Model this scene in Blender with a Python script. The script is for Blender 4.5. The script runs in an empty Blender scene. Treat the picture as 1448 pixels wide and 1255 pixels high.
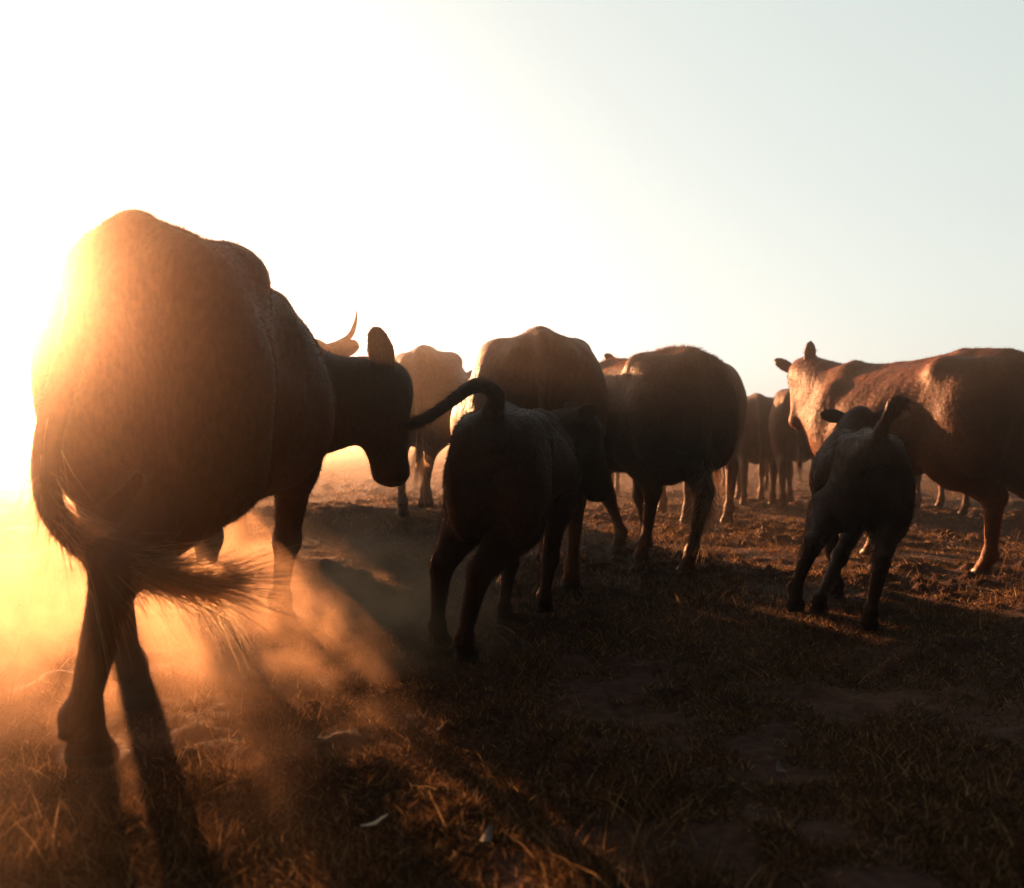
import bpy, math, random
import numpy as np
from mathutils import Vector

random.seed(7); rng = np.random.default_rng(7)
scene = bpy.context.scene

# ------------------------------------------------------------------ camera
CAM_H = 0.845
cam_d = bpy.data.cameras.new('camera'); cam = bpy.data.objects.new('camera', cam_d)
scene.collection.objects.link(cam); scene.camera = cam
cam_d.sensor_width = 36; cam_d.lens = 36 * 1250 / 1448
cam.location = (0, 0, CAM_H)
cam.rotation_euler = (math.radians(90 - 0.43), 0, 0)
cam_d.clip_start = 0.05; cam_d.clip_end = 20000
cam_d.dof.use_dof = True; cam_d.dof.focus_distance = 3.9; cam_d.dof.aperture_fstop = 2.4

# ------------------------------------------------------------------ light
SUN_EL = math.radians(8.2); SUN_AZ = math.radians(-28.6)      # azimuth from +Y, negative = left
w = bpy.data.worlds.new('World'); scene.world = w; w.use_nodes = True
nt = w.node_tree; nt.nodes.clear()
wo = nt.nodes.new('ShaderNodeOutputWorld'); bg = nt.nodes.new('ShaderNodeBackground')
sky = nt.nodes.new('ShaderNodeTexSky'); sky.sky_type = 'NISHITA'; sky.sun_disc = False
sky.sun_elevation = SUN_EL; sky.sun_rotation = SUN_AZ
sky.altitude = 0; sky.air_density = 1.0; sky.dust_density = 2.0; sky.ozone_density = 0.6
tint = nt.nodes.new('ShaderNodeMix'); tint.data_type = 'RGBA'; tint.blend_type = 'MULTIPLY'
tint.inputs[0].default_value = 1.0
hsv = nt.nodes.new('ShaderNodeHueSaturation'); hsv.inputs['Saturation'].default_value = 0.20
nt.links.new(sky.outputs[0], hsv.inputs['Color'])
gam = nt.nodes.new('ShaderNodeGamma'); gam.inputs[1].default_value = 0.36
nt.links.new(hsv.outputs[0], gam.inputs[0])
nt.links.new(gam.outputs[0], tint.inputs[6]); tint.inputs[7].default_value = (1.32, 1.46, 1.40, 1)
# the evening sky is bright round the low sun and dim overhead and behind
wtc = nt.nodes.new('ShaderNodeTexCoord'); dot = nt.nodes.new('ShaderNodeVectorMath'); dot.operation = 'DOT_PRODUCT'
dot.inputs[1].default_value = (math.sin(SUN_AZ) * math.cos(SUN_EL), math.cos(SUN_AZ) * math.cos(SUN_EL), math.sin(SUN_EL))
mr = nt.nodes.new('ShaderNodeMapRange'); mr.interpolation_type = 'SMOOTHSTEP'
for i_, v_ in zip(range(1, 5), (-0.02, 0.50, 0.04, 1.0)): mr.inputs[i_].default_value = v_
dim = nt.nodes.new('ShaderNodeVectorMath'); dim.operation = 'SCALE'
nt.links.new(wtc.outputs['Generated'], dot.inputs[0]); nt.links.new(dot.outputs['Value'], mr.inputs[0])
nt.links.new(tint.outputs[2], dim.inputs[0]); nt.links.new(mr.outputs[0], dim.inputs['Scale'])
nt.links.new(dim.outputs[0], bg.inputs[0]); bg.inputs[1].default_value = 0.074
nt.links.new(bg.outputs[0], wo.inputs[0])

sd = bpy.data.lights.new('sun', 'SUN'); sun = bpy.data.objects.new('sun', sd); scene.collection.objects.link(sun)
sd.energy = 5.0; sd.angle = math.radians(0.5); sd.color = (1.0, 0.46, 0.20)
sdir = Vector((math.sin(SUN_AZ) * math.cos(SUN_EL), math.cos(SUN_AZ) * math.cos(SUN_EL), math.sin(SUN_EL)))
sun.rotation_euler = (-sdir).to_track_quat('-Z', 'Y').to_euler()
scene.view_settings.view_transform = 'Standard'; scene.view_settings.look = 'None'
scene.view_settings.exposure = 2.4; scene.view_settings.gamma = 1.0
cy = scene.cycles
cy.use_denoising = True; cy.denoiser = 'OPENIMAGEDENOISE'
cy.max_bounces = 5; cy.diffuse_bounces = 2; cy.glossy_bounces = 2; cy.transmission_bounces = 3
cy.volume_bounces = 0; cy.transparent_max_bounces = 6
cy.volume_step_rate = 2.0; cy.volume_max_steps = 128
cy.sample_clamp_indirect = 4.0; cy.use_fast_gi = False

# ------------------------------------------------------------------ noise + terrain height
def _hash(ix, iy, seed):
    n = (ix.astype(np.int64) * 374761393 + iy.astype(np.int64) * 668265263 + seed * 982451653) & 0x7fffffff
    n = ((n ^ (n >> 13)) * 1274126177) & 0x7fffffff
    n = n ^ (n >> 16)
    return (n & 0xffff) / 65535.0
def vnoise(x, y, seed=0):
    ix = np.floor(x); iy = np.floor(y); fx = x - ix; fy = y - iy
    fx = fx * fx * (3 - 2 * fx); fy = fy * fy * (3 - 2 * fy)
    a = _hash(ix, iy, seed); b = _hash(ix + 1, iy, seed); c = _hash(ix, iy + 1, seed); d = _hash(ix + 1, iy + 1, seed)
    return (a + (b - a) * fx) * (1 - fy) + (c + (d - c) * fx) * fy - 0.5
def ground_base(x, y):
    x = np.asarray(x, float); y = np.asarray(y, float)
    return 0.12 * np.exp(-((x + 0.9) ** 2 / 5.0 + (y - 8.6) ** 2 / 7.0)) \
        + 0.05 * vnoise(x / 6 + 3.3, y / 6 + 1.7, 5) * np.clip((np.hypot(x, y) - 6) / 6, 0, 1) \
        + 0.6 * vnoise(x / 60, y / 60, 9) * np.clip((np.hypot(x, y) - 25) / 60, 0, 1)
def ground_z(x, y):
    x = np.asarray(x, float); y = np.asarray(y, float)
    z = ground_base(x, y)
    z = z + 0.030 * vnoise(x / 0.45, y / 0.45, 1) + 0.026 * vnoise(x / 0.16, y / 0.16, 2)
    cl = np.clip(vnoise(x / 0.09, y / 0.09, 3) + 0.5 * vnoise(x / 0.04, y / 0.04, 4) - 0.02, 0, 1)
    patch = np.clip(vnoise(x / 0.8, y / 0.8, 11) * 3 + 0.6, 0.15, 1)
    return z + 0.095 * cl * patch

# ------------------------------------------------------------------ materials
def new_mat(name):
    m = bpy.data.materials.new(name); m.use_nodes = True; n = m.node_tree; n.nodes.clear()
    return m, n
def N(n, t, **kw):
    o = n.nodes.new(t)
    for k, v in kw.items(): setattr(o, k, v)
    return o
def ramp(n, fac, stops):
    r = N(n, 'ShaderNodeValToRGB'); n.links.new(fac, r.inputs[0]); e = r.color_ramp.elements
    e[0].position, e[0].color = stops[0][0], (*stops[0][1], 1)
    e[1].position, e[1].color = stops[-1][0], (*stops[-1][1], 1)
    for p, c in stops[1:-1]:
        q = e.new(p); q.color = (*c, 1)
    return r
def coat_material(name, base, dark, pale=None, rough=0.6, sheen=0.0):
    m, n = new_mat(name)
    out = N(n, 'ShaderNodeOutputMaterial'); b = N(n, 'ShaderNodeBsdfPrincipled')
    tc = N(n, 'ShaderNodeTexCoord'); mp = N(n, 'ShaderNodeMapping'); mp.inputs['Scale'].default_value = (60, 14, 22)
    n.links.new(tc.outputs['Object'], mp.inputs[0])
    streak = N(n, 'ShaderNodeTexNoise'); streak.inputs['Scale'].default_value = 1.6; streak.inputs['Detail'].default_value = 4
    n.links.new(mp.outputs[0], streak.inputs[0])
    big = N(n, 'ShaderNodeTexNoise'); big.inputs['Scale'].default_value = 3.2; big.inputs['Detail'].default_value = 5
    n.links.new(tc.outputs['Object'], big.inputs[0])
    stops = [(0.30, dark), (0.62, base)]
    if pale: stops.append((0.80, pale))
    r = ramp(n, big.outputs[0], stops)
    r2 = ramp(n, streak.outputs[0], [(0.3, (0.62, 0.60, 0.58)), (0.7, (1.0, 1.0, 1.0))])
    mx = N(n, 'ShaderNodeMix', data_type='RGBA', blend_type='MULTIPLY'); mx.inputs[0].default_value = 1
    n.links.new(r.outputs[0], mx.inputs[6]); n.links.new(r2.outputs[0], mx.inputs[7])
    n.links.new(mx.outputs[2], b.inputs['Base Color'])
    b.inputs['Roughness'].default_value = rough
    b.inputs['Specular IOR Level'].default_value = 0.10
    b.inputs['Sheen Weight'].default_value = sheen; b.inputs['Sheen Roughness'].default_value = 0.45
    b.inputs['Sheen Tint'].default_value = (1.0, 0.75, 0.5, 1)
    bp = N(n, 'ShaderNodeBump'); bp.inputs['Strength'].default_value = 0.5; bp.inputs['Distance'].default_value = 0.006
    n.links.new(streak.outputs[0], bp.inputs['Height'])
    bp2 = N(n, 'ShaderNodeBump'); bp2.inputs['Strength'].default_value = 0.5; bp2.inputs['Distance'].default_value = 0.03
    mid = N(n, 'ShaderNodeTexNoise'); mid.inputs['Scale'].default_value = 9; mid.inputs['Detail'].default_value = 3
    n.links.new(tc.outputs['Object'], mid.inputs[0]); n.links.new(mid.outputs[0], bp2.inputs['Height'])
    n.links.new(bp.outputs[0], bp2.inputs['Normal']); n.links.new(bp2.outputs[0], b.inputs['Normal'])
    n.links.new(b.outputs[0], out.inputs[0])
    return m
def hair_material(name, col, trans=0.5):
    m, n = new_mat(name)
    out = N(n, 'ShaderNodeOutputMaterial'); d = N(n, 'ShaderNodeBsdfDiffuse'); t = N(n, 'ShaderNodeBsdfTranslucent')
    g = N(n, 'ShaderNodeBsdfAnisotropic' if False else 'ShaderNodeBsdfGlossy'); g.inputs['Roughness'].default_value = 0.4
    mix = N(n, 'ShaderNodeMixShader'); mix.inputs[0].default_value = trans
    mix2 = N(n, 'ShaderNodeMixShader'); mix2.inputs[0].default_value = 0.04
    geo = N(n, 'ShaderNodeNewGeometry')
    r = ramp(n, geo.outputs['Random Per Island'], [(0.0, tuple(c * 0.6 for c in col)), (1.0, tuple(min(1, c * 1.35) for c in col))])
    for s in (d, t): n.links.new(r.outputs[0], s.inputs[0])
    g.inputs[0].default_value = (min(1, col[0] * 2), min(1, col[1] * 2), min(1, col[2] * 2), 1)
    n.links.new(d.outputs[0], mix.inputs[1]); n.links.new(t.outputs[0], mix.inputs[2])
    n.links.new(mix.outputs[0], mix2.inputs[1]); n.links.new(g.outputs[0], mix2.inputs[2])
    n.links.new(mix2.outputs[0], out.inputs[0])
    return m
def simple_material(name, col, rough=0.5, nscale=30, bump=0.3):
    m, n = new_mat(name)
    out = N(n, 'ShaderNodeOutputMaterial'); b = N(n, 'ShaderNodeBsdfPrincipled'); b.inputs['Roughness'].default_value = rough
    tc = N(n, 'ShaderNodeTexCoord'); no = N(n, 'ShaderNodeTexNoise'); no.inputs['Scale'].default_value = nscale
    n.links.new(tc.outputs['Object'], no.inputs[0])
    r = ramp(n, no.outputs[0], [(0.3, tuple(c * 0.6 for c in col)), (0.7, col)])
    n.links.new(r.outputs[0], b.inputs['Base Color'])
    bp = N(n, 'ShaderNodeBump'); bp.inputs['Strength'].default_value = bump; bp.inputs['Distance'].default_value = 0.004
    n.links.new(no.outputs[0], bp.inputs['Height']); n.links.new(bp.outputs[0], b.inputs['Normal'])
    n.links.new(b.outputs[0], out.inputs[0])
    return m

COATS = {
    'brown': dict(base=(0.105, 0.042, 0.022), dark=(0.065, 0.026, 0.015)),
    'red':   dict(base=(0.17, 0.060, 0.024), dark=(0.105, 0.036, 0.016)),
    'pale':  dict(base=(0.24, 0.15, 0.10), dark=(0.15, 0.085, 0.055), pale=(0.36, 0.26, 0.19)),
    'tan':   dict(base=(0.185, 0.088, 0.042), dark=(0.105, 0.045, 0.023)),
    'dark':  dict(base=(0.075, 0.030, 0.018), dark=(0.045, 0.019, 0.012)),
}
MAT_COAT, MAT_FUR = {}, {}
for k, v in COATS.items():
    MAT_COAT[k] = coat_material(k + '_coat', **v)
    MAT_FUR[k] = hair_material(k + '_fur', v['base'], 0.45)
MAT_HOOF = simple_material('hoof_horn', (0.06, 0.045, 0.035), 0.55)
MAT_HORN = simple_material('cow_horn', (0.42, 0.33, 0.24), 0.4)
MAT_EYE = simple_material('eye_dark', (0.012, 0.008, 0.006), 0.12, bump=0)
MAT_TAIL_PALE = hair_material('pale_tail_hair', (0.62, 0.46, 0.30), 0.75)
MAT_TAIL_BROWN = hair_material('brown_tail_hair', (0.20, 0.10, 0.055), 0.5)
MAT_TAIL_DARK = hair_material('dark_tail_hair', (0.05, 0.028, 0.02), 0.4)

# ------------------------------------------------------------------ mesh helpers
def mesh_object(name, verts, faces, mats, parent=None, smooth=True, mat_idx=None):
    me = bpy.data.meshes.new(name)
    verts = np.asarray(verts, np.float32); faces = np.asarray(faces, np.int32)
    nv, nf, k = len(verts), len(faces), faces.shape[1]
    me.vertices.add(nv); me.vertices.foreach_set('co', verts.ravel())
    me.loops.add(nf * k); me.loops.foreach_set('vertex_index', faces.ravel())
    me.polygons.add(nf)
    me.polygons.foreach_set('loop_start', np.arange(0, nf * k, k, dtype=np.int32))
    me.polygons.foreach_set('loop_total', np.full(nf, k, np.int32))
    for m in (mats if isinstance(mats, (list, tuple)) else [mats]): me.materials.append(m)
    if mat_idx is not None: me.polygons.foreach_set('material_index', np.asarray(mat_idx, np.int32))
    me.polygons.foreach_set('use_smooth', np.full(nf, smooth))
    me.update(calc_edges=True); me.validate()
    o = bpy.data.objects.new(name, me); scene.collection.objects.link(o)
    if parent: o.parent = parent
    return o
def tag(o, label=None, cat=None, group=None, kind=None):
    for k, v in (('label', label), ('category', cat), ('group', group), ('kind', kind)):
        if v: o[k] = v

# --------------------------------------------------- distance-field sculpting of the animals
class Field:
    def __init__(s, lo, hi, h):
        s.h = h; s.lo = np.array(lo, float)
        s.n = np.ceil((np.array(hi) - s.lo) / h).astype(int) + 1
        s.ax = [(s.lo[i] + h * np.arange(s.n[i])).astype(np.float32) for i in range(3)]
        s.F = np.full(s.n, 1.0, np.float32)
    def _box(s, lo, hi):
        a = np.maximum(0, np.floor((np.array(lo) - s.lo) / s.h).astype(int)); b = np.minimum(s.n, np.ceil((np.array(hi) - s.lo) / s.h).astype(int) + 1)
        if np.any(b <= a): return None
        return tuple(slice(a[i], b[i]) for i in range(3)), s.ax[0][a[0]:b[0], None, None], s.ax[1][None, a[1]:b[1], None], s.ax[2][None, None, a[2]:b[2]]
    def _add(s, sl, d, k):
        f = s.F[sl]
        if k > 0:
            hh = np.clip(0.5 + 0.5 * (f - d) / k, 0, 1)
            s.F[sl] = f * (1 - hh) + d * hh - k * hh * (1 - hh)
        else: s.F[sl] = np.minimum(f, d)
    def cap(s, a, b, ra, rb, k=0.04, ax=None, sq=1.0):
        """tapered capsule; squashed to sq of its radius along the direction ax"""
        a = np.array(a, float); b = np.array(b, float); m = max(ra, rb) + k * 1.5 + 0.10
        r = s._box(np.minimum(a, b) - m, np.maximum(a, b) + m)
        if r is None: return
        sl, X, Y, Z = r
        px, py, pz = X - a[0], Y - a[1], Z - a[2]; d = b - a
        if ax is not None:
            ax = np.array(ax, float); ax /= np.linalg.norm(ax)
            t = (px * ax[0] + py * ax[1] + pz * ax[2]) * (1 / sq - 1)
            px = px + t * ax[0]; py = py + t * ax[1]; pz = pz + t * ax[2]
            d = d + ax * (d @ ax) * (1 / sq - 1)
        L = d @ d + 1e-9
        t = np.clip((px * d[0] + py * d[1] + pz * d[2]) / L, 0, 1)
        dist = np.sqrt((px - t * d[0]) ** 2 + (py - t * d[1]) ** 2 + (pz - t * d[2]) ** 2) - (ra + (rb - ra) * t)
        s._add(sl, dist * (sq if ax is not None else 1), k)
    def ell(s, c, r, k=0.04, axes=None, cut=False):
        c = np.array(c, float); r = np.array(r, float); m = r.max() + k * 1.5 + 0.10
        q = s._box(c - m, c + m)
        if q is None: return
        sl, X, Y, Z = q
        px, py, pz = X - c[0], Y - c[1], Z - c[2]
        if axes is not None:
            A = [np.array(v, float) for v in axes]
            px, py, pz = [px * v[0] + py * v[1] + pz * v[2] for v in A]
        k0 = np.sqrt((px / r[0]) ** 2 + (py / r[1]) ** 2 + (pz / r[2]) ** 2) + 1e-6
        k1 = np.sqrt((px / r[0] ** 2) ** 2 + (py / r[1] ** 2) ** 2 + (pz / r[2] ** 2) ** 2) + 1e-6
        d = k0 * (k0 - 1) / k1
        if cut:
            f = s.F[sl]; d = -d; hh = np.clip(0.5 - 0.5 * (f - d) / k, 0, 1)
            s.F[sl] = f * (1 - hh) + d * hh + k * hh * (1 - hh)
        else: s._add(sl, d, k)
    def mesh(s):
        F = s.F; n = F.shape; S = F < 0
        C = [(i, j, k) for i in (0, 1) for j in (0, 1) for k in (0, 1)]
        cell = lambda A, c: A[c[0]:n[0] - 1 + c[0], c[1]:n[1] - 1 + c[1], c[2]:n[2] - 1 + c[2]]
        cnt = sum(cell(S, c).astype(np.int8) for c in C)
        I = np.argwhere((cnt > 0) & (cnt < 8))
        acc = np.zeros((len(I), 3)); num = np.zeros(len(I))
        for a in C:
            for ax in range(3):
                if a[ax]: continue
                b = list(a); b[ax] = 1
                va = F[I[:, 0] + a[0], I[:, 1] + a[1], I[:, 2] + a[2]]; vb = F[I[:, 0] + b[0], I[:, 1] + b[1], I[:, 2] + b[2]]
                x = (va < 0) != (vb < 0); t = np.where(x, va / np.where(x, va - vb, 1), 0)
                p = np.tile(np.array(a, float), (len(I), 1)); p[:, ax] += t
                acc[x] += p[x]; num[x] += 1
        V = s.lo + s.h * (I + acc / num[:, None])
        idx = np.full([m - 1 for m in n], -1, np.int64); idx[I[:, 0], I[:, 1], I[:, 2]] = np.arange(len(I))
        Q = []
        for ax in range(3):
            u, v = (ax + 1) % 3, (ax + 2) % 3
            s0 = [slice(None)] * 3; s1 = [slice(None)] * 3; s0[ax] = slice(0, -1); s1[ax] = slice(1, None)
            A, B = S[tuple(s0)], S[tuple(s1)]
            E = np.argwhere(A != B)
            E = E[(E[:, u] > 0) & (E[:, v] > 0) & (E[:, u] < n[u] - 1) & (E[:, v] < n[v] - 1)]
            inn = A[E[:, 0], E[:, 1], E[:, 2]]
            def g(du, dv):
                e = E.copy(); e[:, u] -= du; e[:, v] -= dv; return idx[e[:, 0], e[:, 1], e[:, 2]]
            q = np.stack([g(1, 1), g(0, 1), g(0, 0), g(1, 0)], 1)
            q[~inn] = q[~inn][:, ::-1]; Q.append(q)
        Q = np.concatenate(Q)
        # one relaxing pass takes the grid's grain out of the surface
        for _ in range(2):
            sm = np.zeros_like(V); ct = np.zeros(len(V))
            for i in range(4):
                for j in (1, 3):
                    np.add.at(sm, Q[:, i], V[Q[:, (i + j) % 4]]); np.add.at(ct, Q[:, i], 1)
            V = V * 0.5 + 0.5 * sm / np.maximum(ct, 1)[:, None]
        return V, Q

def bez(P, n):
    """Catmull-Rom through the points"""
    P = [np.array(p, float) for p in P]; P = [2 * P[0] - P[1]] + P + [2 * P[-1] - P[-2]]; out = []
    for i in range(1, len(P) - 2):
        for t in np.linspace(0, 1, n, endpoint=False):
            a, b, c, d = P[i - 1:i + 3]
            out.append(0.5 * ((2 * b) + (c - a) * t + (2 * a - 5 * b + 4 * c - d) * t * t + (3 * b - a - 3 * c + d) * t ** 3))
    out.append(P[-2]); return out
def unit(v): v = np.array(v, float); return v / np.linalg.norm(v)

TR = np.array([  # y, top, bottom, half width
    (-0.86, 1.18, 1.12, 0.02), (-0.81, 1.28, 1.02, 0.13), (-0.74, 1.345, 0.94, 0.200), (-0.60, 1.378, 0.87, 0.250), (-0.40, 1.385, 0.77, 0.285),
    (-0.15, 1.352, 0.665, 0.335), (0.10, 1.340, 0.585, 0.380), (0.33, 1.345, 0.585, 0.350), (0.52, 1.362, 0.63, 0.285),
    (0.68, 1.300, 0.69, 0.225), (0.80, 1.20, 0.77, 0.16), (0.90, 1.05, 0.92, 0.03)])

def ribbons(P0, D, L, W, sag=0.0, segs=1, side=None, bend=None):
    """many thin tapering ribbons in one mesh"""
    n = len(P0); D = D / np.linalg.norm(D, axis=1)[:, None]
    if side is None: side = np.cross(D, rng.normal(size=(n, 3)))
    side = side / (np.linalg.norm(side, axis=1)[:, None] + 1e-9)
    rows = []
    for j in range(segs + 1):
        t = j / segs; c = P0 + D * (L * t)[:, None]; c[:, 2] -= sag * (L * t * t)
        if bend is not None: c = c + bend * (L * t * t)[:, None]
        wj = (W * (1 - t) * 0.5)[:, None] if j else (W * 0.5)[:, None]
        if j == segs: rows.append(c)
        else: rows += [c - side * wj, c + side * wj]
    per = 2 * segs + 1; V = np.stack(rows, 1).reshape(-1, 3); base = np.arange(n)[:, None] * per; T = []
    for j in range(segs - 1):
        a = 2 * j; T += [base + [a, a + 1, a + 3], base + [a, a + 3, a + 2]]
    a = 2 * (segs - 1); T.append(base + [a, a + 1, a + 2])
    return V, np.concatenate(T)

def build_cow(name, label, cat, loc, rot, s=1.0, coat='brown', feet=None, head=None, ears=(0.25, 0.15), tail=None, tail_hair=None,
              calf=False, voxel=0.016, fur=15000, fur_len=0.016, wide=1.0, group=None, horns=False, udder=True, hscale=1.0, belly=1.0,
              tail_r=1.0, hair_spread=1.0, leg_r=1.0, hooks=1.0, twist=-60, ear_len=1.0, neck_drop=0.0, thigh=1.0, boxy=2.3, hair_from=0):
    loc = np.array([loc[0], loc[1], float(ground_base(loc[0], loc[1])) - 0.005])
    ca, sa = math.cos(math.radians(rot)), math.sin(math.radians(rot))
    def W2L(p):                                             # world point to the animal's own frame
        d = (np.array(p, float) - loc) / s; return np.array([ca * d[0] + sa * d[1], -sa * d[0] + ca * d[1], d[2]])
    def D2L(v): return unit([ca * v[0] + sa * v[1], -sa * v[0] + ca * v[1], v[2]])
    h = voxel / s
    fx = Field((-0.75, -1.35, -0.05), (0.95, 1.55, 1.75), h)
    wd = wide * (0.80 if calf else 1.0); dep = 0.71 if calf else 1.0
    # trunk
    yy = fx.ax[1]; top = np.interp(yy, TR[:, 0], TR[:, 1]); bot = np.interp(yy, TR[:, 0], TR[:, 2]); hw = np.interp(yy, TR[:, 0], TR[:, 3])
    ker = np.exp(-(np.arange(-6, 7) * h / 0.04) ** 2); ker /= ker.sum()
    cv = lambda q: np.convolve(np.pad(q, 6, mode='edge'), ker, 'valid')
    top, bot, hw = cv(top), cv(bot), cv(hw) * wd
    bl = np.exp(-((yy - 0.0) / 0.35) ** 2); hw = hw * (1 + (belly - 1) * bl)
    bot = top - (top - bot) * dep
    c = (top + bot) / 2; hh = np.maximum((top - bot) / 2, 0.004)
    X = fx.ax[0][:, None, None]; Z = fx.ax[2][None, None, :]
    T = np.clip((Z - c[None, :, None]) / hh[None, :, None], -1.2, 1.2)
    na = np.interp(yy, (-0.7, -0.3, 0.15, 0.6), (0.10, 0.12, 0.24, 0.22))[None, :, None] * (2.3 / boxy) ** 2
    ex = np.interp(yy, (-0.75, -0.5, -0.2, 0.2), (boxy, boxy, boxy * 0.5 + 1.1, 2.1))[None, :, None]
    we = np.maximum(hw, 0.004)[None, :, None] * (1 - na * T - 0.06 * T * T)
    q = (np.abs(X / we) ** ex + np.abs((Z - c[None, :, None]) / hh[None, :, None]) ** ex) ** (1 / ex)
    d = ((q - 1) * np.minimum(hw, hh)[None, :, None]).astype(np.float32)
    inside = (yy > -0.86) & (yy < 0.90)
    d[:, ~inside, :] = 1.0
    fx.F = np.minimum(fx.F, d)
    # spine, hook and pin bones, tail head
    fx.cap((0, -0.70, 1.340), (0, -0.38, 1.362), 0.040, 0.035, 0.05)
    fx.cap((0, -0.38, 1.362), (0, 0.10, 1.318), 0.035, 0.035, 0.05); fx.cap((0, 0.10, 1.318), (0, 0.50, 1.335), 0.035, 0.045, 0.06)
    fx.cap((0, 0.50, 1.335), (0, 0.66, 1.27), 0.05, 0.07, 0.08)
    for sx in (-1, 1):
        fx.ell((sx * 0.19 * wd, -0.40, 1.262), (0.075 * hooks, 0.10, 0.055 * hooks), 0.09)
        fx.cap((sx * 0.20 * wd, -0.40, 1.27), (sx * 0.10 * wd, -0.74, 1.22), 0.06, 0.055, 0.08)
        fx.ell((sx * 0.115 * wd, -0.785, 1.200), (0.050, 0.05, 0.06), 0.06)
        fx.ell((sx * 0.175 * wd, -0.56, 0.98), (0.145 * wd, 0.24, 0.30), 0.09)          # thigh
        fx.ell((sx * 0.18 * wd, -0.63, 0.88), (0.115 * wd, 0.15, 0.25), 0.07)           # back of the thigh
        fx.ell((sx * 0.205 * wd, 0.50, 0.97), (0.110 * wd, 0.17, 0.27), 0.10)            # shoulder
        fx.ell((sx * 0.09, 0.52, 1.27), (0.06, 0.13, 0.10), 0.06)
    fx.ell((0, -0.60, 0.92), (0.15, 0.16, 0.19), 0.07)
    fx.ell((0, 0.70, 0.82 + 0.05 * (1 - dep)), (0.14 * wd, 0.17, 0.17), 0.10)             # brisket
    if udder and not calf: fx.ell((0, -0.36, 0.63), (0.13, 0.16, 0.11), 0.06)
    for sx in (-1, 1):
        fx.ell((sx * 0.125 * wd, -0.58, 1.40), (0.055, 0.13, 0.045), 0.06, cut=True)           # hollow beside the tail head
        fx.ell((sx * (0.385 * wd), -0.26, 1.13), (0.05, 0.085, 0.12), 0.09, cut=True)          # flank hollow
    fx.ell((0, -0.86, 0.86), (0.018, 0.075, 0.26), 0.05, cut=True)                             # cleft between the thighs
    # legs
    lr = leg_r * (1.20 if calf else 1.0); lx = 0.85 if calf else 1.0
    J = {}
    for nm, sx in (('HL', -1), ('HR', 1)):
        J[nm] = [np.array(p, float) for p in ((sx * 0.16 * lx, -0.55, 0.98), (sx * 0.205 * lx, -0.40, 0.74), (sx * 0.180 * lx, -0.70, 0.495), (sx * 0.170 * lx, -0.655, 0.15), (sx * 0.170 * lx, -0.60, 0.045))]
    for nm, sx in (('FL', -1), ('FR', 1)):
        J[nm] = [np.array(p, float) for p in ((sx * 0.20 * lx, 0.54, 0.93), (sx * 0.185 * lx, 0.43, 0.71), (sx * 0.155 * lx, 0.475, 0.40), (sx * 0.145 * lx, 0.455, 0.14), (sx * 0.145 * lx, 0.50, 0.045))]
    Wt = {'H': (0.0, 0.30, 0.72, 1.0, 1.0), 'F': (0.02, 0.14, 0.58, 1.0, 1.0)}
    for nm, v in (feet or {}).items():
        tgt = W2L((v[0], v[1], loc[2] + v[2])) ; tgt[2] += 0.045
        dv = tgt - J[nm][4]
        for i in range(5): J[nm][i] = J[nm][i] + dv * Wt[nm[0]][i] * (1 if i < 4 or True else 1)
        if len(v) > 3:                                      # lifted foot: the toe hangs back
            J[nm][4] = J[nm][3] + np.array([0, -0.05 * v[3], -0.10])
            J[nm][3] = J[nm][3] + np.array([0, 0.0, 0.02])
    hooves = []
    for nm, P in J.items():
        sx = -1 if nm[1] == 'L' else 1
        if nm[0] == 'H': R = (0.165, 0.142, 0.064, 0.044, 0.046)
        else: R = (0.135, 0.095, 0.058, 0.042, 0.046)
        R = [r * (lr if i > 1 else 1) * (0.95 if calf and i < 2 else 1) * (thigh if i == 1 and nm[0] == 'H' else 1) for i, r in enumerate(R)]
        K = (0.09, 0.05, 0.03, 0.025)
        side = (1, 0, 0)
        for i in range(4):
            if i == 3: continue
            fx.cap(P[i], P[i + 1], R[i], R[i + 1] * (0.85 if i == 2 else 1), K[i], side, 0.78 if i < 3 else 1)
        m = P[2] + (P[3] - P[2]) * 0.5
        if nm[0] == 'H':
            fx.ell(P[2] + (0, -0.035, 0.02), (0.034 * lr, 0.045 * lr, 0.055), 0.03)           # point of the hock
            fx.cap(P[1] + (0, -0.05, -0.02), P[2] + (0, -0.045, 0.04), 0.07, 0.022, 0.04, side, 0.7)  # tendon
        else:
            fx.ell(P[2] + (0, 0.012, 0), (0.050 * lr, 0.050 * lr, 0.065), 0.03)               # knee
        fx.ell(P[3], (0.046 * lr, 0.050 * lr, 0.050), 0.025)                                   # fetlock
        down = unit(P[4] - P[3]); 
        for dx in (-1, 1):
            fx.ell(P[3] + (dx * 0.020, -0.050, -0.025), (0.013, 0.020, 0.016), 0.01)           # dewclaws
        fx.cap(P[3], P[4] + (0, 0, 0.02), 0.042 * lr, 0.043 * lr, 0.02)
        for dx in (-1, 1):                                                                   # cloven hoof
            c0 = P[4] + np.array([dx * 0.024 * lr, 0.0, 0.005]); c1 = P[4] + np.array([dx * 0.026 * lr, 0.050, -0.022])
            fx.cap(c0, c1, 0.036 * lr, 0.022 * lr, 0.008)
            fx.cap(c0 + (0, -0.015, -0.012), c1 + (0, -0.005, 0.0), 0.028 * lr, 0.022 * lr, 0.008)
        hooves.append(P[4])
    # neck and head
    hs = (1.10 if calf else 1.0) * hscale
    if head is None:
        Pl = np.array((0, 1.18, 1.30)); f = unit((0, 0.75, -0.62)); nrm = unit((0, 0.62, 0.75))
    else:
        Pl = W2L(head[0]); f = D2L(head[1]); nrm = D2L(head[2])
    nrm = unit(nrm - f * (nrm @ f)); sd_ = np.cross(f, nrm)
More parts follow.
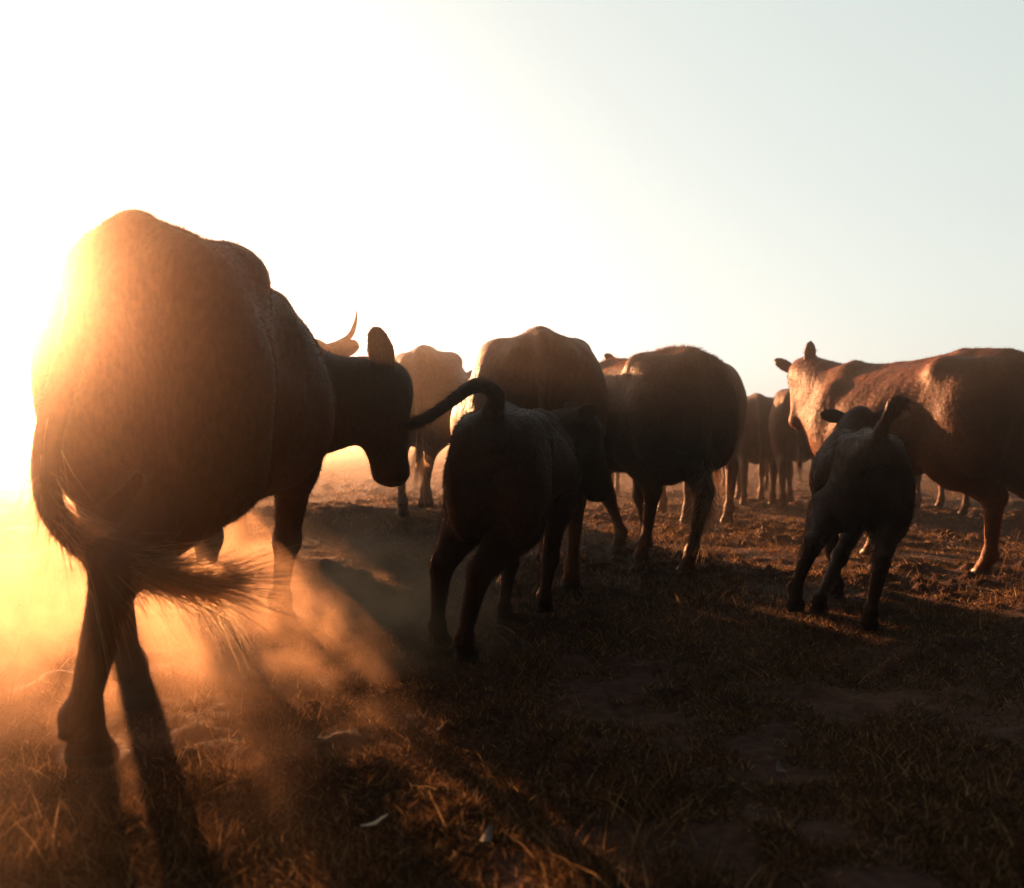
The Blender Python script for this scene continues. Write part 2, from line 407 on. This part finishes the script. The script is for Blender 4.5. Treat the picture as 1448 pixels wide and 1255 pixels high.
    HP = lambda a, b, c_: Pl + (f * a + sd_ * b + nrm * c_) * hs
    nb = np.array((0, 0.62, 1.18 - neck_drop)); nbl = np.array((0, 0.74, 0.95 - neck_drop))
    tgt_u, tgt_l = HP(0.02, 0, -0.075), HP(0.13, 0, -0.165)
    mid_u = (nb + tgt_u) / 2 + np.array((0, 0.07, 0.03 - neck_drop)); mid_l = (nbl + tgt_l) / 2 + np.array((0, 0.07, -0.01))
    U = bez([nb, mid_u, tgt_u], 4); Lw = bez([nbl, mid_l, tgt_l], 4); m = len(U)
    for i in range(m - 1):
        a, b = i / (m - 1), (i + 1) / (m - 1)
        ru = lambda t: (0.175 + (0.105 - 0.175) * t ** 0.8) * (0.85 if calf else 1)
        rl = lambda t: (0.155 + (0.078 - 0.155) * t ** 0.8) * (0.8 if calf else 1)
        fx.cap(U[i], U[i + 1], ru(a), ru(b), 0.06); fx.cap(Lw[i], Lw[i + 1], rl(a), rl(b), 0.07)
        fx.cap((U[i] + Lw[i]) / 2, (U[i + 1] + Lw[i + 1]) / 2, ru(a) * 0.95, ru(b) * 0.9, 0.06)
    E = lambda a, b, c_, r, k: fx.ell(HP(a, b, c_), (r[0] * hs, r[1] * hs, r[2] * hs), k * hs, axes=(f, sd_, nrm))
    E(0.055, 0, -0.085, (0.125, 0.105, 0.112), 0.05)
    E(0.00, 0, -0.040, (0.055, 0.06, 0.045), 0.03)                   # poll
    fx.cap(HP(0.10, 0, -0.075), HP(0.37, 0, -0.090), 0.100 * hs, 0.074 * hs, 0.04, sd_, 0.92)
    fx.cap(HP(0.11, 0, -0.190), HP(0.36, 0, -0.135), 0.078 * hs, 0.050 * hs, 0.05, sd_, 0.8)
    E(0.425, 0, -0.090, (0.064, 0.086, 0.076), 0.035)                # muzzle
    E(0.415, 0, -0.150, (0.050, 0.060, 0.036), 0.02)                 # lower lip
    for q_ in (-1, 1):
        E(0.155, q_ * 0.078, -0.050, (0.040, 0.026, 0.030), 0.025)    # brow
        E(0.13, q_ * 0.070, -0.135, (0.075, 0.030, 0.060), 0.04)      # cheek
        fx.ell(HP(0.475, q_ * 0.036, -0.070), np.array((0.016, 0.012, 0.016)) * hs, 0.01, cut=True)
        ed = unit(sd_ * q_ * 1.0 - f * ears[0] + nrm * ears[1]); e0 = HP(0.015, q_ * 0.085, -0.070)
        e1 = unit(np.cross(ed, nrm)); e2 = np.cross(ed, e1); tw = math.radians(twist) * q_; eb = e1 * math.cos(tw) + e2 * math.sin(tw); en = np.cross(ed, eb)
        fx.cap(e0, e0 + ed * 0.07 * hs, 0.026 * hs, 0.026 * hs, 0.02)
        fx.ell(e0 + ed * 0.125 * ear_len * hs, (0.105 * ear_len * hs, 0.062 * hs, max(0.022 * hs, h * 1.5)), 0.012, axes=(ed, eb, en))
    # tail
    if tail is None:
        T_ = [(0, -0.74, 1.315), (0, -0.825, 1.27), (0.0, -0.865, 1.12), (0.005, -0.855, 0.85), (0.01, -0.85, 0.60), (0.01, -0.85, 0.48)]
    else: T_ = [(0, -0.735, 1.325)] + [W2L(p) for p in tail]
    TP = bez(T_, 5); m = len(TP)
    for i in range(m - 1):
        r0, r1 = [max(h * 0.95, (0.040 - 0.024 * t) * tail_r) for t in (i / (m - 1), (i + 1) / (m - 1))]
        fx.cap(TP[i], TP[i + 1], r0, r1, 0.02 if i > 2 else 0.035)
    fx.F[:, :, fx.ax[2] < 0.0] = np.maximum(fx.F[:, :, fx.ax[2] < 0.0], 0.02)
    V, Q = fx.mesh()
    # soft folds and muscle relief
    nz = vnoise(V[:, 1] * 7 + 3 * V[:, 2], V[:, 2] * 4 + 5 * V[:, 0], int(abs(loc[0]) * 100)) * 0.014
    cen = np.array((0, 0, 1.0)); out = V - cen * [0, 0, 1]; out[:, 1] = 0; out /= np.linalg.norm(out, axis=1)[:, None] + 1e-6
    tr = ((V[:, 2] > 0.6) & (np.abs(V[:, 1]) < 0.8))[:, None]; V = V + out * nz[:, None] * tr
    fc = V[Q].mean(1); mi = np.zeros(len(Q), np.int32)
    for p in hooves: mi[(np.abs(fc[:, 0] - p[0]) < 0.09) & (np.abs(fc[:, 1] - p[1] - 0.02) < 0.12) & (fc[:, 2] < p[2] + 0.010)] = 1
    root = bpy.data.objects.new(name, None); scene.collection.objects.link(root); root.empty_display_size = 0.2
    root.location = loc; root.rotation_euler = (0, 0, math.radians(rot)); root.scale = (s, s, s)
    tag(root, label, cat, group)
    body = mesh_object('body', V, Q, [MAT_COAT[coat], MAT_HOOF], root, True, mi)
    # eyes
    for q_ in (-1, 1):
        e = HP(0.165, q_ * 0.086, -0.070)
        u = np.linspace(0, math.pi, 7); v = np.linspace(0, 2 * math.pi, 11)[:-1]; R_ = 0.0165 * hs
        EV = np.array([e + R_ * np.array((math.sin(a) * math.cos(b), math.sin(a) * math.sin(b), math.cos(a))) for a in u for b in v])
        EF = [(i * 10 + j, (i + 1) * 10 + j, (i + 1) * 10 + (j + 1) % 10, i * 10 + (j + 1) % 10) for i in range(6) for j in range(10)]
        mesh_object('eye', EV, EF, MAT_EYE, root)
    # coat hair
    if fur:
        A3 = V[Q[:, 0]]; B3 = V[Q[:, 1]]; C3 = V[Q[:, 2]]; D3 = V[Q[:, 3]]
        nr = np.cross(C3 - A3, D3 - B3); ar = np.linalg.norm(nr, axis=1); nr = nr / (ar[:, None] + 1e-12)
        pick = rng.choice(len(Q), fur, p=ar / ar.sum()); a, b = rng.random((2, fur, 1))
        P = (A3[pick] * (1 - a) + B3[pick] * a) * (1 - b) + (D3[pick] * (1 - a) + C3[pick] * a) * b; n_ = nr[pick]
        flow = np.tile(np.array([[0, -0.75, -0.6]]), (fur, 1)) + rng.normal(size=(fur, 3)) * 0.25
        flow -= n_ * (flow * n_).sum(1)[:, None]; flow /= np.linalg.norm(flow, axis=1)[:, None] + 1e-6
        D_ = n_ * 0.55 + flow * 0.9 + rng.normal(size=(fur, 3)) * 0.12
        L = fur_len / s * rng.uniform(0.5, 1.3, fur) * np.where(P[:, 2] < 0.5, 0.7, 1.0)
        if not calf: L = L * np.where((np.abs(P[:, 0]) < 0.08) & (P[:, 2] > 1.25), 1.5, 1.0)
        W_ = np.full(fur, 0.0020 / s)
        HV, HF = ribbons(P - n_ * 0.002, D_, L, W_)
        mesh_object('coat_hair', HV, HF, MAT_FUR[coat], root, False)
    # switch of the tail
    if tail_hair:
        n, L0, mat, dirn = tail_hair
        end = np.array(TP[-1]); dl = unit(TP[-1] - TP[-3]) if dirn is None else D2L(dirn)
        k0 = max(1, m - (hair_from if hair_from else 8)); k = np.clip((k0 + (m - k0) * rng.random(n) ** (0.45 if hair_from else 1.0)).astype(int), 1, m - 1); base = np.array(TP)[k] + rng.normal(size=(n, 3)) * 0.010
        tg = np.array([TP[i] - TP[i - 1] for i in range(1, m)])[k - 1]; tg = tg / np.linalg.norm(tg, axis=1)[:, None]; pr = ((k - k0) / max(1, m - 1 - k0))[:, None] if hair_from else 1.0
        D_ = dl * pr + tg * (1 - pr) + rng.normal(size=(n, 3)) * 0.10 * hair_spread
        clump = rng.integers(0, 18, n); cd = rng.normal(size=(18, 3)) * 0.22 * hair_spread; D_ = D_ + cd[clump] * np.clip(pr, 0.35, 1); bnd = (rng.normal(size=(18, 3)) * 0.35)[clump] + rng.normal(size=(n, 3)) * 0.10
        HV, HF = ribbons(base, D_, L0 / s * rng.uniform(0.45, 1.1, n), np.full(n, 0.0032 / s), sag=0.12, segs=6, bend=bnd)
        mesh_object('tail_hair', HV, HF, mat, root, False)
    if horns:
        for q_ in (-1, 1):
            H = [HP(0.0, q_ * 0.06, -0.03), HP(-0.02, q_ * 0.15, -0.01), HP(-0.05, q_ * 0.225, 0.03), HP(-0.09, q_ * 0.255, 0.11), HP(-0.12, q_ * 0.25, 0.19)]
            C_ = bez(H, 5); HVs = []; HFs = []
            for i, p in enumerate(C_):
                t = i / (len(C_) - 1); r = 0.030 * (1 - t) ** 0.7 * hs + 0.001
                dr = unit(C_[min(i + 1, len(C_) - 1)] - C_[max(i - 1, 0)]); u1 = unit(np.cross(dr, (0.1, 0.2, 0.97))); u2 = np.cross(dr, u1)
                for j in range(10): an = j * math.tau / 10; HVs.append(p + r * (u1 * math.cos(an) + u2 * math.sin(an)))
            for i in range(len(C_) - 1):
                for j in range(10): HFs.append((i * 10 + j, i * 10 + (j + 1) % 10, (i + 1) * 10 + (j + 1) % 10, (i + 1) * 10 + j))
            mesh_object('horn', HVs, HFs, MAT_HORN, root)
    return root

#COWS
herd = 'cattle walking away across the field'
build_cow('cow', 'large brown cow nearest the camera seen from behind, swishing its pale tail in the dust', 'cow',
    (-1.03, 3.08), 3, 1.045, 'brown', voxel=0.012, fur=90000, fur_len=0.020, group=herd, belly=1.20, wide=0.83, hscale=0.95, leg_r=1.05, twist=80, ear_len=1.25, udder=False, neck_drop=0.09, thigh=1.12, boxy=3.0,
    feet={'HR': (-1.07, 2.24, 0.0), 'HL': (-1.17, 2.75, 0.0), 'FR': (-1.01, 3.88, 0.0), 'FL': (-1.30, 3.80, 0.03)},
    head=((-0.50, 4.03, 1.11), (0.10, 0.08, -0.97), (0.97, 0.13, 0.13)), ears=(2.0, -0.25),
    tail=[(-1.05, 2.24, 1.28), (-1.11, 2.21, 1.02), (-1.15, 2.18, 0.80), (-1.11, 2.16, 0.64), (-0.99, 2.20, 0.52), (-0.86, 2.34, 0.45)], hair_from=19,
    tail_hair=(2600, 0.26, MAT_TAIL_PALE, (1.0, 0.85, -0.12)), hair_spread=0.9)
build_cow('cow', 'pale horned cow mostly hidden behind the nearest cow, one horn showing above its neck', 'cow',
    (-1.75, 5.55), -6, 1.03, 'pale', voxel=0.018, fur=6000, group=herd, horns=True, hscale=1.12, udder=False,
    feet={'HR': (-1.78, 5.85, 0.0)},
    head=((-1.41, 6.40, 1.50), (0.15, 0.75, -0.66), (0.1, 0.65, 0.75)), tail_hair=(150, 0.3, MAT_TAIL_BROWN, None))
build_cow('cow', 'cow far behind the nearest cow, only bits of its legs showing between that cow\'s legs', 'cow',
    (-2.72, 9.0), -72, 1.0, 'tan', voxel=0.028, fur=3000, group=herd)  # hidden cow added to block the sun and shade the middle ground
build_cow('cow', 'farthest cow behind the nearest cow, added for its shadow, its body hidden and its feet lost in bright dust', 'cow',
    (-3.62, 12.3), -60, 1.0, 'brown', voxel=0.03, fur=3000, group=herd)  # second hidden cow, added so its shadow widens the shaded ground
build_cow('cow', 'pale dusty cow seen between the nearest cow\'s head and the round-rumped cow', 'cow',
    (-0.76, 8.75), -4, 1.13, 'pale', voxel=0.022, fur=12000, group=herd, hooks=1.2,
    feet={'HL': (-0.98, 8.0, 0.0), 'HR': (-0.80, 8.25, 0.07, 1)},
    tail_hair=(350, 0.42, MAT_TAIL_PALE, None))
build_cow('cow', 'brown cow with a broad round rump standing behind the calf with the curled tail', 'cow',
    (0.10, 5.33), 4, 1.02, 'tan', voxel=0.017, fur=24000, group=herd, belly=1.06, wide=1.14, boxy=2.25, hooks=0.8,
    head=((0.05, 6.30, 0.98), (0, 0.55, -0.83), (0, 0.83, 0.55)),
    tail_hair=(250, 0.35, MAT_TAIL_BROWN, None))
build_cow('calf', 'dark calf in the middle with its thick tail curled up and out to the left', 'calf',
    (0.035, 3.78), -13, 0.70, 'dark', calf=True, voxel=0.012, fur=40000, fur_len=0.018, group='calves following the herd', wide=1.08, twist=75, thigh=1.2, hscale=1.05,
    feet={'HL': (-0.29, 3.55, 0.0), 'HR': (-0.17, 3.30, 0.0), 'FL': (-0.03, 3.95, 0.0), 'FR': (0.16, 4.22, 0.0)},
    head=((0.385, 4.24, 0.935), (0.30, 0.10, -0.92), (0.93, 0.1, 0.35)), ears=(0.75, 0.1), tail_r=1.15, hair_from=22,
    tail=[(-0.055, 3.24, 1.0), (-0.125, 3.21, 1.035), (-0.21, 3.19, 0.98), (-0.29, 3.18, 0.92), (-0.34, 3.17, 0.895)],
    tail_hair=(1500, 0.06, MAT_TAIL_DARK, (-0.9, 0, -0.25)), hair_spread=0.7)
build_cow('cow', 'shaggy-backed brown cow right of centre, its sunlit back and one ear raised at left', 'cow',
    (0.89, 6.05), 18, 0.995, 'tan', voxel=0.016, fur=45000, fur_len=0.030, boxy=3.0, group=herd, belly=1.05, wide=1.08,
    feet={'HR': (1.06, 5.33, 0.0), 'HL': (0.86, 5.85, 0.0), 'FL': (0.78, 6.45, 0.0), 'FR': (0.98, 6.6, 0.0)},
    head=((0.94, 7.05, 1.40), (-0.25, 0.6, -0.7), (-0.2, 0.65, 0.65)), ears=(0.75, 0.1), ear_len=1.15, tail_hair=(500, 0.36, MAT_TAIL_PALE, None))
build_cow('cow', 'cow whose back shows just past the right side of the shaggy-backed cow', 'cow',
    (1.81, 9.0), 2, 1.14, 'brown', voxel=0.022, fur=10000, group=herd,
    tail_hair=(150, 0.35, MAT_TAIL_BROWN, None))
build_cow('cow', 'brown cow in the distant group, left one, its dark rump in shade', 'cow',
    (3.14, 11.5), -10, 1.0, 'tan', voxel=0.026, fur=6000, group=herd, tail_hair=(150, 0.35, MAT_TAIL_BROWN, None))
build_cow('cow', 'tan cow in the distant group, right one, with a sunlit left side', 'cow',
    (3.60, 11.0), -20, 1.06, 'tan', voxel=0.026, fur=6000, group=herd, tail_hair=(150, 0.35, MAT_TAIL_PALE, None))
build_cow('cow', 'farthest cow, a small back visible beside the right-hand edge of the shaggy-backed cow', 'cow',
    (3.85, 14.8), 5, 1.0, 'red', voxel=0.03, fur=4000, group=herd)
build_cow('cow', 'distant cow half hidden between the round-rumped cow and the shaggy-backed cow', 'cow',
    (1.42, 13.6), -4, 0.97, 'brown', voxel=0.03, fur=4000, group=herd)
build_cow('cow', 'big reddish-brown cow on the right looking back left in profile', 'cow',
    (2.62, 5.78), 24, 0.985, 'red', voxel=0.016, fur=40000, fur_len=0.018, group=herd, twist=60, ear_len=1.1,
    feet={'HL': (2.85, 5.35, 0.0), 'HR': (3.02, 5.1, 0.0)},
    head=((2.19, 6.80, 1.38), (-0.22, -0.25, -0.93), (-0.92, -0.2, 0.30)), ears=(0.9, 0.9), tail_hair=(200, 0.35, MAT_TAIL_BROWN, None))
build_cow('calf', 'dark calf at right skipping away with its tail up and one hind foot kicked out', 'calf',
    (1.72, 4.40), -11, 0.635, 'dark', calf=True, voxel=0.012, fur=30000, fur_len=0.018, group='calves following the herd', wide=1.02, thigh=1.2,
    feet={'HR': (1.56, 3.86, 0.0), 'HL': (1.27, 3.98, 0.07, 1), 'FL': (1.69, 4.60, 0.0), 'FR': (1.46, 4.2, 0.0)},
    head=((1.96, 4.98, 1.00), (0.25, 0.7, -0.5), (0.15, 0.5, 0.8)), ears=(0.15, 0.1), tail_r=1.15, hair_from=12,
    tail=[(1.64, 3.86, 0.93), (1.65, 3.83, 1.0), (1.69, 3.84, 1.01)], tail_hair=(900, 0.06, MAT_TAIL_DARK, (0.5, 0, -0.6)))
build_cow('cow', 'cow standing beyond the reddish-brown cow, only its legs seen under that cow\'s belly', 'cow',
    (5.05, 10.2), 2, 0.98, 'tan', voxel=0.026, fur=5000, group=herd)
#ENDCOWS

# ------------------------------------------------------------------ ground
def axis(a, b, step, far, n):
    g = np.geomspace(step, far, n); return np.concatenate([a - np.cumsum(g)[::-1], np.arange(a, b, step), b + np.cumsum(g)])
xs = axis(-5.5, 7.5, 0.03, 260, 40); ys = axis(0.2, 13.5, 0.03, 260, 40)
GX, GY = np.meshgrid(xs, ys); GZ = ground_z(GX, GY)
nx, ny = len(xs), len(ys); ii = (np.arange(ny - 1)[:, None] * nx + np.arange(nx - 1)[None, :]).ravel()
m, n = new_mat('dry_soil')
out = N(n, 'ShaderNodeOutputMaterial'); b = N(n, 'ShaderNodeBsdfPrincipled'); b.inputs['Roughness'].default_value = 0.9; b.inputs['Specular IOR Level'].default_value = 0.15
tc = N(n, 'ShaderNodeTexCoord')
n1 = N(n, 'ShaderNodeTexNoise'); n1.inputs['Scale'].default_value = 1.1; n1.inputs['Detail'].default_value = 7; n.links.new(tc.outputs['Object'], n1.inputs[0])
n2 = N(n, 'ShaderNodeTexNoise'); n2.inputs['Scale'].default_value = 26; n2.inputs['Detail'].default_value = 6; n.links.new(tc.outputs['Object'], n2.inputs[0])
r1 = ramp(n, n1.outputs[0], [(0.35, (0.045, 0.017, 0.011)), (0.55, (0.070, 0.029, 0.017)), (0.70, (0.10, 0.050, 0.028))])
r2 = ramp(n, n2.outputs[0], [(0.30, (0.45, 0.42, 0.40)), (0.65, (1.15, 1.1, 1.0))])
mx = N(n, 'ShaderNodeMix', data_type='RGBA', blend_type='MULTIPLY'); mx.inputs[0].default_value = 1
n.links.new(r1.outputs[0], mx.inputs[6]); n.links.new(r2.outputs[0], mx.inputs[7]); n.links.new(mx.outputs[2], b.inputs['Base Color'])
bp = N(n, 'ShaderNodeBump'); bp.inputs['Strength'].default_value = 0.8; bp.inputs['Distance'].default_value = 0.02
n.links.new(n2.outputs[0], bp.inputs['Height']); n.links.new(bp.outputs[0], b.inputs['Normal']); n.links.new(b.outputs[0], out.inputs[0])
g = mesh_object('ground', np.stack([GX.ravel(), GY.ravel(), GZ.ravel()], 1), np.stack([ii, ii + 1, ii + 1 + nx, ii + nx], 1), m)
tag(g, kind='structure')

# ------------------------------------------------------------------ grass
m, n = new_mat('dry_grass')
out = N(n, 'ShaderNodeOutputMaterial'); d = N(n, 'ShaderNodeBsdfDiffuse'); t = N(n, 'ShaderNodeBsdfTranslucent'); mix = N(n, 'ShaderNodeMixShader'); mix.inputs[0].default_value = 0.5
geo = N(n, 'ShaderNodeNewGeometry')
r = ramp(n, geo.outputs['Random Per Island'], [(0.0, (0.036, 0.020, 0.010)), (0.5, (0.078, 0.042, 0.020)), (0.82, (0.18, 0.10, 0.046)), (1.0, (0.45, 0.30, 0.15))])
for s_ in (d, t): n.links.new(r.outputs[0], s_.inputs[0])
n.links.new(d.outputs[0], mix.inputs[1]); n.links.new(t.outputs[0], mix.inputs[2]); n.links.new(mix.outputs[0], out.inputs[0])
def scatter(nn, dmin, dmax, hmin, hmax, wid, lean, seed_off, thr, half=42):
    u = rng.random(nn); dist = dmin * (dmax / dmin) ** u; ang = np.radians(rng.uniform(-half, half, nn))
    x = dist * np.sin(ang); y = dist * np.cos(ang)
    keep = vnoise(x / 0.35, y / 0.35, seed_off) + 0.6 * vnoise(x / 0.11, y / 0.11, seed_off + 1) + rng.normal(size=nn) * 0.08 > thr
    x, y, dist = x[keep], y[keep], dist[keep]; k = len(x); P = np.stack([x, y, ground_z(x, y) - 0.004], 1)
    D = np.stack([rng.normal(size=k) * lean, rng.normal(size=k) * lean, np.ones(k)], 1)
    hgt = rng.uniform(hmin, hmax, k) * (0.6 + 0.8 * rng.random(k))
    return ribbons(P, D, hgt, wid * np.maximum(1, dist / 4.0) * rng.uniform(0.6, 1.3, k), sag=0.25, segs=2)
parts = [scatter(620000, 1.2, 9, 0.012, 0.050, 0.0030, 0.8, 21, -0.22), scatter(330000, 7, 60, 0.02, 0.06, 0.0030, 0.6, 31, -0.25),
         scatter(110000, 1.2, 8, 0.04, 0.10, 0.0036, 0.55, 41, 0.26), scatter(60000, 1.2, 6, 0.06, 0.15, 0.0040, 0.6, 51, 0.42)]
off = 0; VV = []; FF = []
for v_, f_ in parts: VV.append(v_); FF.append(f_ + off); off += len(v_)
go = mesh_object('grass', np.concatenate(VV), np.concatenate(FF), m, None, False); tag(go, kind='stuff')

# ------------------------------------------------------------------ air
def volume_material(name, col, dens, g_):
    m, n = new_mat(name); out = N(n, 'ShaderNodeOutputMaterial'); v = N(n, 'ShaderNodeVolumePrincipled')
    v.inputs['Color'].default_value = (*col, 1); v.inputs['Density'].default_value = dens; v.inputs['Anisotropy'].default_value = g_
    n.links.new(v.outputs[0], out.inputs['Volume']); return m, n, v
def box(name, lo, hi, mat):
    V = [(x, y, z) for x in (lo[0], hi[0]) for y in (lo[1], hi[1]) for z in (lo[2], hi[2])]
    F = [(0, 1, 3, 2), (4, 6, 7, 5), (0, 4, 5, 1), (2, 3, 7, 6), (0, 2, 6, 4), (1, 5, 7, 3)]
    o = mesh_object(name, V, F, mat, None, False); tag(o, kind='stuff'); return o
m, n, v = volume_material('haze_air', (1.0, 0.79, 0.62), 0.014, 0.905)
R_ = 2600
box('haze', (-R_, -R_, -2.5), (R_, R_, 2.6), m)

# dust kicked up by the hooves
def dust(name, c, r, dens, nscale, seed, flat=1.5, col=(0.95, 0.60, 0.36), aniso=0.45):
    u = np.linspace(0, math.pi, 13); v = np.linspace(0, math.tau, 25)[:-1]
    V = np.array([(math.sin(a) * math.cos(b_), math.sin(a) * math.sin(b_), math.cos(a)) for a in u for b_ in v]) * r + np.array(c)
    V[:, 2] = np.maximum(V[:, 2], -0.05)
    F = [(i * 24 + j, (i + 1) * 24 + j, (i + 1) * 24 + (j + 1) % 24, i * 24 + (j + 1) % 24) for i in range(12) for j in range(24)]
    m, n, v_ = volume_material(name, col, 0.0, aniso)
    tc = N(n, 'ShaderNodeTexCoord')
    mp = N(n, 'ShaderNodeMapping'); mp.inputs['Location'].default_value = (-c[0], -c[1], -c[2]); n.links.new(tc.outputs['Object'], mp.inputs[0])
    dv = N(n, 'ShaderNodeVectorMath', operation='DIVIDE'); n.links.new(mp.outputs[0], dv.inputs[0]); dv.inputs[1].default_value = r
    ln = N(n, 'ShaderNodeVectorMath', operation='LENGTH'); n.links.new(dv.outputs[0], ln.inputs[0])
    fall = N(n, 'ShaderNodeMapRange', interpolation_type='SMOOTHSTEP'); n.links.new(ln.outputs['Value'], fall.inputs[0])
    for i_, q in zip(range(1, 5), (1.0, 0.15, 0.0, 1.0)): fall.inputs[i_].default_value = q
    no = N(n, 'ShaderNodeTexNoise', noise_dimensions='4D'); no.inputs['Scale'].default_value = nscale; no.inputs['Detail'].default_value = 5; no.inputs['W'].default_value = seed; no.inputs['Distortion'].default_value = 0.6
    n.links.new(tc.outputs['Object'], no.inputs[0])
    mr_ = N(n, 'ShaderNodeMapRange'); n.links.new(no.outputs[0], mr_.inputs[0])
    for i_, q in zip(range(1, 5), (0.47, 0.62, 0.0, 1.0)): mr_.inputs[i_].default_value = q
    mu = N(n, 'ShaderNodeMath', operation='MULTIPLY'); n.links.new(fall.outputs[0], mu.inputs[0]); n.links.new(mr_.outputs[0], mu.inputs[1])
    mu2 = N(n, 'ShaderNodeMath', operation='MULTIPLY'); n.links.new(mu.outputs[0], mu2.inputs[0]); mu2.inputs[1].default_value = dens
    n.links.new(mu2.outputs[0], v_.inputs['Density'])
    o = mesh_object(name, V, F, m, None, True); tag(o, kind='stuff'); return o
dust('dust_cloud', (-1.6, 3.6, 0.0), (1.9, 2.6, 0.70), 1.7, 3.0, 3.0)
dust('dust_plume', (-0.72, 3.55, 0.05), (0.75, 1.1, 0.46), 2.2, 3.4, 8.0)

# small litter lying on the trampled grass
def litter(name, label, cat, x, y, l, w_, rz, col, curl, seed):
    n = 9; r_ = np.random.default_rng(seed); V = []; F = []
    for i in range(n):
        t = i / (n - 1); ww = w_ * math.sin(math.pi * min(0.97, max(0.06, t))) ** 0.6 * (0.8 + 0.3 * r_.random()); zz = curl * (t - 0.5) ** 2 * 4 + 0.004 * r_.random()
        for j, (a, up) in enumerate(((-1, 0.35), (0, 0.0), (1, 0.35))): V.append(((t - 0.5) * l, a * ww / 2, zz + up * w_ * 0.5 + 0.0015)); 
        for j, (a, up) in enumerate(((1, 0.35), (0, 0.0), (-1, 0.35))): V.append(((t - 0.5) * l, a * ww / 2, zz + up * w_ * 0.5 - 0.0015))
    for i in range(n - 1):
        for j in range(6): F.append((i * 6 + j, i * 6 + (j + 1) % 6, i * 6 + 6 + (j + 1) % 6, i * 6 + 6 + j))
    m = simple_material(name + '_skin', col, 0.7, 60)
    o = mesh_object(name, V, F, m, None, True); z = float(ground_z(x, y))
    o.location = (x, y, z + 0.045); o.rotation_euler = (0.1, -0.25, math.radians(rz)); tag(o, label, cat)
litter('straw', 'bright broken straw lying on dark soil at the bottom of the picture', 'straw', -0.285, 1.84, 0.060, 0.010, 28, (0.75, 0.55, 0.36), 0.006, 1)
litter('dry_leaf', 'pale curled dry leaf on dark ground at the bottom, right of the bright straw', 'leaf', -0.05, 1.75, 0.045, 0.022, 70, (0.26, 0.20, 0.15), 0.012, 2)
litter('dry_leaf', 'small dim dry leaf alone on the dark ground at lower right', 'leaf', 0.645, 2.12, 0.040, 0.018, 100, (0.20, 0.15, 0.11), 0.010, 3)
